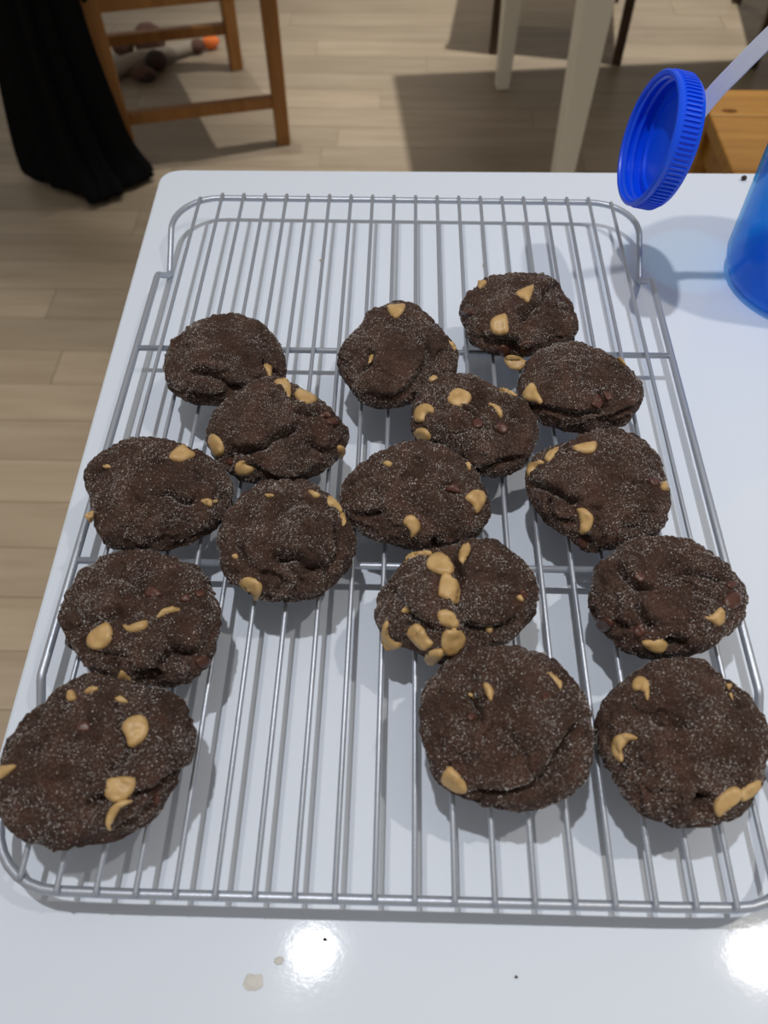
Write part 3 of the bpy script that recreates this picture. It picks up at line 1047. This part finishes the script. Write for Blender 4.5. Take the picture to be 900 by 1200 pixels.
FIT={
 'a': (-0.09557,0.26105,0.02676,[32.62,31.19,30.93,30.97,30.52,31.01,32.27,31.81,31.55,31.00,30.86,31.88,31.99,32.58,34.36,33.58,32.01,29.86,28.21,28.01,28.97,30.79,33.01,34.24]),
 'b': (-0.00271,0.26874,0.02602,[32.43,30.97,29.51,30.07,33.35,37.40,36.85,34.79,32.59,29.43,27.42,27.62,30.33,32.75,32.91,33.90,36.71,37.04,34.75,32.46,30.91,30.60,31.63,33.05]),
 'c': (0.06532,0.30178,0.02617,[30.43,29.65,31.18,33.72,33.86,31.74,29.41,27.84,28.50,30.80,31.35,31.77,31.95,32.42,34.01,33.34,31.70,30.04,29.12,28.90,28.97,31.47,33.46,32.24]),
 'd': (0.09261,0.24448,0.02654,[32.47,30.00,27.53,27.03,27.93,28.73,29.29,29.79,30.24,30.44,30.76,31.26,31.63,31.14,30.54,29.75,28.36,27.99,27.61,27.24,28.63,30.86,31.24,31.25]),
 'e': (0.03595,0.21942,0.02556,[31.32,29.54,27.64,25.88,25.21,26.11,29.24,33.06,35.25,35.39,33.57,31.84,31.25,30.49,26.77,24.04,23.20,24.57,28.70,33.19,34.72,34.98,34.80,33.19]),
 'f': (-0.06315,0.21010,0.02927,[36.56,32.41,29.55,28.88,29.36,29.98,31.08,32.03,31.43,30.40,31.53,32.56,33.47,35.04,32.50,31.39,31.19,29.96,29.09,29.26,30.19,31.41,33.26,36.02]),
 'g': (-0.11633,0.17123,0.02780,[36.54,34.92,33.04,29.66,28.24,28.60,29.33,31.13,33.49,34.58,35.80,35.08,31.49,29.36,30.46,31.53,32.86,31.28,30.35,31.27,31.69,33.01,35.10,36.63]),
 'h': (-0.05191,0.14684,0.02572,[31.77,29.43,29.17,29.65,30.64,31.92,31.63,31.34,31.43,30.41,30.03,31.02,31.25,32.02,32.18,31.91,31.83,31.29,31.22,31.61,31.68,31.37,32.03,31.87]),
 'i': (0.00715,0.17152,0.02890,[33.54,32.26,30.68,30.26,30.35,29.52,29.05,28.93,29.03,29.65,31.54,34.03,35.92,35.02,32.49,29.65,27.50,26.99,27.23,27.83,29.49,32.10,34.68,35.33]),
 'j': (0.09532,0.17950,0.02758,[31.69,32.22,34.46,36.19,36.16,36.34,33.55,29.97,28.77,30.06,33.16,34.77,34.78,34.93,34.33,32.79,32.74,34.84,33.97,32.42,32.83,34.04,33.04,32.34]),
 'k': (0.11546,0.12044,0.02783,[34.39,32.14,30.25,30.05,30.73,29.40,28.54,29.58,29.24,28.85,29.73,31.43,33.03,33.63,33.31,32.73,31.88,29.87,28.54,28.53,28.92,29.43,30.67,32.72]),
 'l': (0.02476,0.11568,0.02817,[34.43,35.40,35.20,34.43,33.70,30.36,26.98,25.91,26.89,28.81,29.49,30.82,34.13,35.25,35.36,30.84,29.55,28.46,25.46,24.30,24.91,27.27,30.56,32.59]),
 'm': (-0.10967,0.10538,0.02780,[33.36,31.64,31.11,30.80,29.57,29.75,31.11,32.74,34.46,35.94,35.95,34.68,34.38,33.07,29.76,29.26,30.16,29.32,29.75,32.12,35.44,37.56,36.92,34.63]),
 'n': (0.04271,0.06160,0.02679,[33.15,32.87,32.51,32.86,33.44,33.26,32.87,32.88,33.13,33.57,33.98,34.04,33.33,33.71,34.24,33.71,32.70,32.08,32.06,32.61,33.96,35.19,34.69,33.43]),
 'o': (0.10991,0.05747,0.02733,[33.65,34.93,33.19,31.35,33.42,34.29,32.36,30.02,28.79,29.80,31.03,32.05,33.20,32.19,31.24,32.51,33.82,34.49,33.12,32.35,32.12,31.28,31.55,31.81]),
 'p': (-0.11491,0.04393,0.03023,[34.96,37.04,36.80,35.09,32.42,30.91,31.16,32.66,33.28,31.10,31.37,32.93,34.33,35.46,36.08,35.86,34.86,33.88,32.01,30.88,31.81,32.38,32.62,33.11]),
}
# scale and offset of the sketch coordinates; creases (points, width mm, depth mm, fold mm); pits (x, y, radius mm, depth mm); chips; chocolate chips
DETAIL = {
'a': (5, 180, 350, [([(210, 430), (300, 440), (380, 470), (460, 520), (560, 515)], 2.4, 2.2, .9), ([(640, 340), (690, 400), (745, 450)], 1.5, 2.0, 0), ([(220, 390), (330, 430), (430, 440)], 1.3, .9, 0), ([(230, 560), (340, 570), (450, 555)], 2, 1.4, .5)],
      [(470, 535, 4, 2.5), (660, 360, 2.5, 1.6)], [[(645, 385), (690, 390), (695, 420), (685, 470), (665, 440)]], []),
'b': (5, 380, 340, [([(550, 260), (610, 330), (605, 400), (560, 470), (500, 560), (400, 625), (240, 610)], 1.8, 2.0, -.9), ([(230, 330), (275, 370), (250, 430), (180, 500)], 2.2, 1.9, 0)],
      [(275, 355, 2.8, 2.0), (400, 180, 3.5, 1.2)], [[(365, 95), (410, 85), (470, 80), (470, 115), (430, 160), (395, 150)], [(730, 290), (760, 320), (772, 355), (755, 345), (735, 310)], [(256, 427), (262, 395), (285, 370), (292, 385), (275, 427)]], []),
'c': (5, 520, 300, [([(570, 140), (600, 190), (560, 260), (520, 300), (480, 350), (440, 380)], 2, 2.2, 0), ([(200, 470), (280, 510), (400, 500), (440, 560), (560, 530)], 2.6, 2.6, 1.0), ([(580, 190), (650, 160), (700, 180)], 2, 1.6, 0), ([(580, 270), (650, 300), (730, 310)], 1.8, 1.2, 0), ([(210, 440), (250, 480), (330, 470)], 1.5, 1.2, 0)],
      [(620, 170, 3, 2), (480, 340, 3, 1.8), (400, 545, 4, 2.5)], [[(205, 150), (245, 145), (250, 160), (215, 195), (200, 180)], [(420, 215), (510, 172), (528, 190), (500, 265), (470, 255)], [(270, 400), (290, 360), (340, 340), (370, 350), (380, 440), (330, 465), (285, 450)], [(360, 590), (400, 578), (460, 595), (485, 625), (450, 665), (390, 655), (360, 620)]],
      [[(445, 530), (480, 498), (520, 505), (535, 535), (500, 575), (460, 575)], [(315, 545), (350, 520), (390, 550), (360, 590), (330, 580)], [(180, 340), (120, 350), (105, 325), (140, 305)]]),
'd': (5, 590, 380, [([(140, 470), (250, 480), (340, 510), (450, 522), (520, 515), (570, 520)], 1.6, 2.6, 1.2), ([(570, 560), (650, 540), (740, 490), (795, 455)], 1.4, 2.2, .9), ([(550, 360), (570, 410), (600, 460), (570, 520)], 1.2, 1.9, 0), ([(590, 250), (650, 230), (700, 260)], 1.5, .6, 0)],
      [(380, 262, 2.2, 1.6), (110, 470, 3, 1.5)], [[(110, 410), (150, 350), (180, 350), (200, 395), (228, 445), (215, 470), (180, 455), (130, 450)], [(660, 200), (690, 203), (715, 242), (690, 235)]], [[(515, 460), (555, 410), (590, 455), (570, 490), (535, 485)], [(580, 400), (620, 395), (640, 430), (610, 450)]]),
'e': (5, 470, 425, [([(400, 620), (500, 625), (600, 580), (720, 560)], 1.8, 2.2, .8), ([(420, 220), (480, 200), (470, 260)], 2, 1.2, 0), ([(200, 150), (240, 240), (230, 300)], 2.2, 1.0, 0), ([(640, 300), (700, 290), (720, 340)], 2.5, 1.4, 0)],
      [(700, 300, 4, 1.4), (450, 320, 3, .8), (190, 260, 3, 1.2)],
      [[(270, 205), (300, 160), (350, 152), (400, 175), (412, 215), (380, 250), (320, 255), (280, 235)], [(75, 300), (100, 255), (150, 238), (190, 265), (185, 295), (150, 300), (130, 345), (85, 345)], [(72, 410), (110, 382), (150, 395), (175, 440), (150, 470), (100, 450)],
       [(580, 150), (620, 158), (680, 190), (640, 188), (590, 175)], [(510, 240), (555, 247), (592, 280), (590, 322), (570, 310), (548, 275)], [(162, 104), (190, 80), (215, 88), (185, 108)]], [[(555, 365), (590, 355), (630, 375), (620, 410), (580, 415)], [(415, 350), (440, 325), (480, 345), (470, 380), (430, 380)]]),
'f': (5, 235, 430, [([(170, 500), (280, 497), (370, 470), (420, 430), (500, 390), (585, 320)], 1.9, 3.2, 1.7), ([(220, 570), (330, 595), (450, 645), (560, 640)], 2, 1.6, .7), ([(545, 255), (620, 272), (700, 262), (745, 300)], 1.8, 2.2, .8), ([(620, 430), (690, 480), (760, 500)], 2, 1.4, .4), ([(530, 110), (540, 170), (520, 200)], 1.6, 1.8, 0)],
      [(150, 545, 4, 2.6), (535, 150, 3, 1.8)],
      [[(430, 85), (480, 65), (515, 80), (530, 130), (525, 180), (495, 150), (465, 115)], [(550, 165), (570, 130), (620, 140), (680, 175), (670, 205), (620, 215), (575, 195)], [(45, 440), (55, 400), (85, 395), (125, 440), (135, 500), (100, 530), (65, 500)],
       [(200, 600), (215, 560), (265, 545), (280, 570), (322, 590), (290, 630), (240, 640), (210, 625)], [(805, 470), (830, 462), (845, 490), (825, 535), (808, 530)]],
      [[(700, 280), (740, 258), (775, 290), (740, 300)], [(735, 315), (780, 295), (808, 335), (760, 340)], [(155, 545), (180, 535), (195, 570), (165, 575)]]),
'g': (5, 95, 505, [([(430, 380), (480, 362), (540, 370), (580, 410), (640, 420), (700, 400)], 2.0, 2.2, -.7), ([(500, 165), (440, 180), (400, 170)], 2, 1.2, 0), ([(60, 300), (90, 240), (130, 200)], 2.4, 2.4, .8), ([(660, 220), (700, 260), (690, 300)], 1.5, .8, 0), ([(540, 690), (640, 640), (780, 580)], 2, 1.2, 0)],
      [(340, 430, 4, 1.2), (80, 260, 3, 1.6), (420, 150, 3, .8)],
      [[(515, 150), (545, 110), (600, 75), (630, 105), (668, 130), (660, 155), (590, 180), (545, 175)], [(700, 410), (740, 395), (768, 410), (765, 445), (740, 440)], [(30, 490), (75, 465), (78, 500), (65, 535), (45, 520)], [(135, 205), (165, 198), (172, 215), (145, 222)], [(775, 405), (800, 405), (795, 422), (780, 420)]], []),
'h': (5, 245, 560, [([(370, 440), (430, 465), (520, 462), (560, 500), (620, 520), (700, 490)], 2.0, 2.8, 1.5), ([(745, 240), (735, 350), (745, 430), (690, 540), (690, 640)], 1.8, 2.6, -1.3), ([(170, 240), (150, 350), (190, 460), (280, 540), (350, 560)], 1.8, 1.3, 0), ([(350, 560), (430, 610), (400, 680)], 2, 1.2, 0), ([(480, 500), (500, 580), (560, 620)], 2, 1.1, 0)],
      [(420, 465, 3.5, 2.2), (150, 580, 3, 1.2), (640, 560, 3, 1.4)],
      [[(175, 620), (200, 585), (250, 590), (300, 620), (310, 660), (290, 715), (265, 715), (250, 680), (205, 655)], [(580, 75), (620, 83), (654, 103), (620, 117)], [(690, 120), (715, 108), (770, 165), (775, 205), (740, 175), (700, 160)], [(765, 215), (785, 210), (800, 260), (785, 280)], [(330, 100), (370, 95), (380, 108), (345, 118)], [(135, 460), (165, 450), (170, 470), (145, 475)]], []),
'i': (4.5, 390, 510, [([(110, 408), (170, 418), (250, 400)], 1.6, 2.2, .6), ([(60, 270), (130, 230), (215, 215)], 1.6, 1.2, -.4), ([(575, 270), (610, 255), (650, 250)], 1.5, 1.4, 0), ([(540, 595), (535, 545)], 1.5, 1.4, 0), ([(350, 200), (400, 218), (440, 215)], 2, .9, 0), ([(430, 330), (470, 420), (560, 450)], 2.5, .8, 0)],
      [(580, 265, 2.2, 1.4), (420, 360, 4, .7)],
      [[(262, 152), (290, 138), (315, 150), (295, 168)], [(700, 330), (740, 290), (790, 295), (808, 340), (780, 395), (755, 412), (735, 365)], [(372, 465), (385, 430), (420, 422), (455, 455), (458, 500), (415, 545), (405, 500)], [(700, 148), (722, 150), (728, 180), (715, 180)]], [[(590, 285), (630, 255), (660, 270), (680, 305), (630, 300)]]),
'j': (5, 610, 490, [([(50, 390), (130, 400), (200, 430), (280, 470), (330, 500)], 1.9, 2.6, 1.3), ([(165, 470), (165, 550), (230, 600), (315, 612)], 1.5, 2.2, .7), ([(400, 520), (470, 530)], 1.5, 1.2, 0), ([(620, 350), (690, 400), (680, 460)], 1.8, .8, 0), ([(560, 600), (640, 650), (720, 640)], 2, .7, 0), ([(380, 690), (400, 760)], 1.6, 1.6, 0)],
      [(320, 400, 4, .9), (380, 720, 3, 1.4)],
      [[(305, 180), (330, 155), (440, 135), (440, 185), (410, 205), (370, 205)], [(140, 240), (160, 200), (220, 168), (210, 210), (165, 255)], [(38, 335), (48, 278), (90, 255), (135, 255), (90, 290), (50, 340)], [(820, 402), (840, 370), (868, 422), (845, 425)], [(315, 510), (335, 525), (380, 530), (425, 580), (410, 650), (375, 678), (345, 670), (345, 590)]],
      [[(330, 720), (360, 700), (395, 740), (370, 760)], [(755, 360), (800, 350), (815, 380), (780, 400)]]),
'k': (4.5, 680, 620, [([(180, 190), (230, 240), (290, 295), (380, 300)], 1.8, 2.6, .8), ([(545, 210), (610, 232), (700, 248), (775, 262)], 1.6, 2.4, .6), ([(290, 380), (330, 460), (385, 525)], 1.8, 2.0, .8), ([(170, 470), (200, 512), (255, 522)], 1.6, 1.8, 0), ([(455, 600), (560, 622)], 2.4, 2.6, 0), ([(420, 280), (500, 245), (570, 225)], 1.8, 1.0, 0), ([(180, 330), (200, 400), (170, 460)], 1.6, 1.2, 0)],
      [(380, 510, 2.5, 1.4), (500, 610, 3.5, 1.6), (430, 230, 4, .8)],
      [[(325, 600), (350, 585), (420, 578), (458, 600), (450, 635), (405, 655), (350, 630)], [(655, 465), (700, 450), (740, 412), (765, 450), (755, 495), (725, 515), (690, 490)]],
      [[(760, 375), (790, 335), (840, 335), (852, 380), (820, 420), (775, 415)], [(80, 490), (120, 460), (170, 490), (165, 525), (110, 540)], [(280, 250), (310, 225), (345, 255), (320, 285)], [(280, 540), (310, 500), (345, 540), (310, 575)], [(770, 290), (810, 270), (830, 300), (790, 315)]]),
'l': (4.5, 435, 625, [([(430, 120), (460, 190), (470, 250), (455, 330), (475, 420)], 1.8, 1.8, 0), ([(140, 330), (200, 420), (260, 470), (330, 505)], 2, 2.4, .9), ([(480, 480), (560, 505), (680, 495), (770, 455)], 1.9, 2.8, 1.2), ([(90, 270), (140, 330)], 2, 1.4, 0), ([(170, 440), (220, 470), (190, 500)], 1.6, 1.6, 0), ([(740, 120), (700, 230), (760, 300)], 2, .9, 0)],
      [(540, 560, 4, 2.0), (350, 540, 3, 1.2), (450, 70, 3, 1.0)],
      [[(175, 155), (200, 110), (260, 95), (315, 95), (310, 118), (250, 120)], [(295, 180), (300, 130), (350, 98), (400, 120), (430, 160), (432, 205), (370, 215)], [(370, 225), (400, 208), (445, 240), (468, 285), (465, 350), (440, 375), (390, 345), (355, 320)], [(460, 125), (475, 75), (510, 50), (525, 80), (510, 120), (480, 160)],
       [(350, 420), (390, 402), (440, 425), (465, 480), (440, 500), (365, 480)], [(185, 525), (235, 475), (280, 505), (300, 550), (326, 580), (285, 620), (235, 590)], [(370, 560), (390, 515), (450, 500), (495, 540), (490, 590), (450, 640), (400, 645), (375, 610)], [(52, 540), (70, 470), (90, 480), (100, 540), (160, 580), (145, 605), (80, 612)],
       [(280, 650), (310, 620), (370, 618), (380, 645), (340, 685), (295, 685)], [(160, 412), (180, 386), (200, 422)], [(765, 338), (785, 325), (805, 355), (785, 360)], [(600, 507), (640, 497), (632, 525)]], [[(780, 310), (810, 300), (825, 340), (800, 345)]]),
'm': (4.39, 60, 635, [([(180, 400), (280, 380), (370, 345)], 2.4, 2.0, .6), ([(550, 630), (620, 560), (690, 575), (770, 560)], 2, 2.6, 1.0), ([(430, 690), (540, 665), (560, 720)], 1.8, 2.0, .7), ([(360, 190), (430, 205), (440, 260)], 2.4, 1.2, 0), ([(110, 330), (150, 390), (130, 450)], 2, 1.2, 0), ([(650, 600), (720, 640), (690, 720)], 1.6, 1.4, 0)],
      [(370, 380, 3, 1.2), (480, 700, 3, 2.0), (720, 600, 3, 1.4)],
      [[(182, 520), (195, 470), (250, 430), (290, 413), (315, 460), (300, 520), (250, 555), (205, 550)], [(370, 425), (400, 430), (450, 412), (492, 405), (490, 440), (430, 465), (385, 455)], [(545, 390), (570, 350), (620, 335), (665, 350), (600, 370)], [(285, 690), (340, 685), (360, 665), (410, 700), (440, 720), (380, 720), (300, 708)]],
      [[(480, 270), (500, 235), (545, 235), (570, 275), (520, 285)], [(660, 285), (700, 270), (720, 300), (680, 310)], [(735, 260), (770, 245), (800, 270), (760, 285)], [(745, 605), (790, 585), (825, 620), (780, 650), (750, 635)]]),
'n': (4.186, 485, 750, [([(760, 270), (800, 340), (770, 440), (700, 560), (630, 650), (540, 710), (430, 748), (280, 745)], 1.7, 2.4, -1.5), ([(280, 260), (320, 310), (335, 400)], 2.0, 2.0, 0), ([(180, 520), (250, 560), (330, 550)], 1.8, .8, 0), ([(650, 150), (710, 170), (750, 220)], 1.6, 1.0, 0)],
      [(320, 290, 2.6, 1.6)],
      [[(340, 215), (370, 218), (392, 255), (380, 300), (360, 280)], [(650, 160), (690, 170), (725, 215), (720, 238), (700, 215)], [(135, 690), (165, 625), (205, 645), (250, 700), (258, 748), (200, 745)], [(265, 265), (285, 263), (293, 290)]], [[(260, 375), (285, 360), (300, 385), (275, 400)], [(625, 275), (650, 262), (665, 285), (640, 295)]]),
'o': (4.286, 690, 765, [([(295, 230), (330, 300), (390, 350), (480, 340), (520, 380)], 2.4, 1.9, 0), ([(560, 745), (610, 760), (560, 810)], 2.0, 2.4, 0), ([(380, 450), (450, 455)], 1.8, .9, 0), ([(680, 150), (720, 230), (780, 260)], 1.6, 1.2, 0), ([(520, 600), (560, 680), (570, 740)], 1.8, 1.1, .4), ([(90, 420), (140, 560), (180, 600)], 2.2, 1.0, 0)],
      [(590, 765, 4, 2.6), (370, 330, 4, 1.0), (220, 480, 3, 1.0)],
      [[(215, 160), (235, 125), (270, 120), (305, 155), (300, 230), (285, 225), (270, 195), (225, 185)], [(112, 470), (130, 420), (190, 402), (245, 430), (200, 445), (172, 490), (178, 550), (150, 545), (120, 510)], [(625, 770), (650, 720), (720, 672), (765, 690), (760, 740), (700, 790), (650, 825)], [(760, 700), (800, 660), (860, 640), (850, 690), (800, 735), (765, 745)],
       [(685, 158), (718, 163), (702, 188)], [(703, 212), (720, 203), (724, 242)]], []),
'p': (3.83, 0, 790, [([(470, 70), (530, 130), (545, 210), (560, 280), (580, 350), (540, 400), (470, 440)], 1.4, 1.7, .4), ([(600, 545), (680, 530), (740, 480), (840, 420)], 1.8, 2.4, 1.0), ([(370, 595), (440, 580), (470, 560)], 2, 1.6, 0), ([(240, 90), (295, 130), (240, 175)], 1.8, 1.4, 0), ([(500, 710), (610, 640), (690, 600)], 2, 1.0, .4)],
      [(270, 470, 3, 1.2), (460, 560, 4, 1.5), (690, 580, 2.5, 1.2)],
      [[(545, 240), (580, 195), (640, 185), (668, 230), (650, 290), (600, 328), (575, 320), (565, 280)], [(470, 530), (480, 475), (530, 460), (600, 465), (605, 510), (570, 560), (515, 578), (475, 550)], [(475, 650), (500, 595), (550, 565), (598, 570), (550, 600), (515, 650), (500, 702), (480, 690)], [(-3, 470), (0, 415), (60, 405), (65, 420), (20, 460)],
       [(305, 110), (310, 75), (330, 75), (340, 110), (320, 125)], [(380, 77), (420, 60), (440, 72), (390, 87)], [(520, 110), (545, 100), (575, 125), (540, 130)]], [[(475, 510), (495, 497), (512, 515), (490, 525)], [(690, 570), (705, 540), (720, 560), (705, 595)], [(340, 235), (370, 210), (405, 225), (400, 255), (355, 260)]]),
}
LABELS = {
'a': 'chocolate cookie at the back left of the rack with one sliver of tan chip',
'b': 'back middle chocolate cookie with a tan chip at its top edge',
'c': 'rearmost chocolate cookie, four tan chips, one falling out at its lower edge',
'd': 'cracked chocolate cookie touching the rearmost one, a three-lobed tan chip on its left',
'e': 'chocolate cookie with a round flat tan disc, just below the back middle cookie',
'f': 'deeply folded chocolate cookie overlapping the back left one, chips along its edges',
'g': 'chocolate cookie at the left rail with a peaked tan chip at its top',
'h': 'chocolate cookie with a hollow in its front, at the end of the left cross bar',
'i': 'oval chocolate cookie in the middle of the rack with a wedge chip at right',
'j': 'large chocolate cookie at the right rail with five tan chips and folded left edge',
'k': 'craggy chocolate cookie on the right rail with two tan chips near its front',
'l': 'chocolate cookie crowded with about ten tan peanut butter chips in a row',
'm': 'chocolate cookie on the left with three tan chips in a curved line',
'n': 'round chocolate cookie front centre with a spiral crease and few chips',
'o': 'chocolate cookie at the front right corner with a crescent tan chip',
'p': 'largest chocolate cookie at the front left corner, big tan discs on its right',
}
for n_, key_ in enumerate(FIT):
    make_cookie(key_, LABELS[key_], 100 + 13 * n_)

# ---------------------------------------------------------------- crumbs on the table, and a pale patch for a reflection
def crumb(px, py, r, m_, label, flat=1.0, seed=1, name='crumb'):
    c = at(px, py, 0)
    vv, ff = [], []
    bm = bmesh.new()
    bmesh.ops.create_icosphere(bm, subdivisions=2, radius=1)
    for v_ in bm.verts:
        s = 1 + .5 * mnoise.noise(v_.co * 1.4 + Vector((seed * 3.1, 0, seed)))
        v_.co = Vector((v_.co.x * r * s, v_.co.y * r * s * .8, v_.co.z * r * flat * s))
    zmin = min(v_.co.z for v_ in bm.verts)
    for v_ in bm.verts:
        v_.co.z -= zmin
    me = bpy.data.meshes.new(name); bm.to_mesh(me); bm.free()
    me.materials.append(m_)
    o = put(name, me, None, (c.x, c.y, 0))
    return tag(o, label, 'crumb')


crumb(871, 211, .0021, M_crumb, 'dark chocolate crumb on the table back edge left of the bottle', .8, 2)
crumb(327, 1126, .0018, M_flake_glint, 'small grey flake on the table beside the bright lamp reflection', .22, 3, 'fleck')
crumb(297, 1151, .0036, M_flake_glint, 'larger pale flake standing in for a reflection on the table front near the bright lamp spot', .08, 5, 'fleck')  # a reflection in the tabletop, modelled as a thin pale blob
crumb(381, 1101, .0008, M_crumb, 'tiny dark speck just right of the bright lamp reflection', .7, 6)
crumb(605, 1145, .0006, M_crumb, 'tiny dark speck on the bare table front right of centre', .7, 7)
crumb(376, 306, .0009, M_pb, 'tiny tan crumb on the table under the rack back wires', .7, 8)
crumb(568, 312, .0014, M_pb, 'tan chip crumb behind the rearmost cookie by the rack wires', .8, 9)
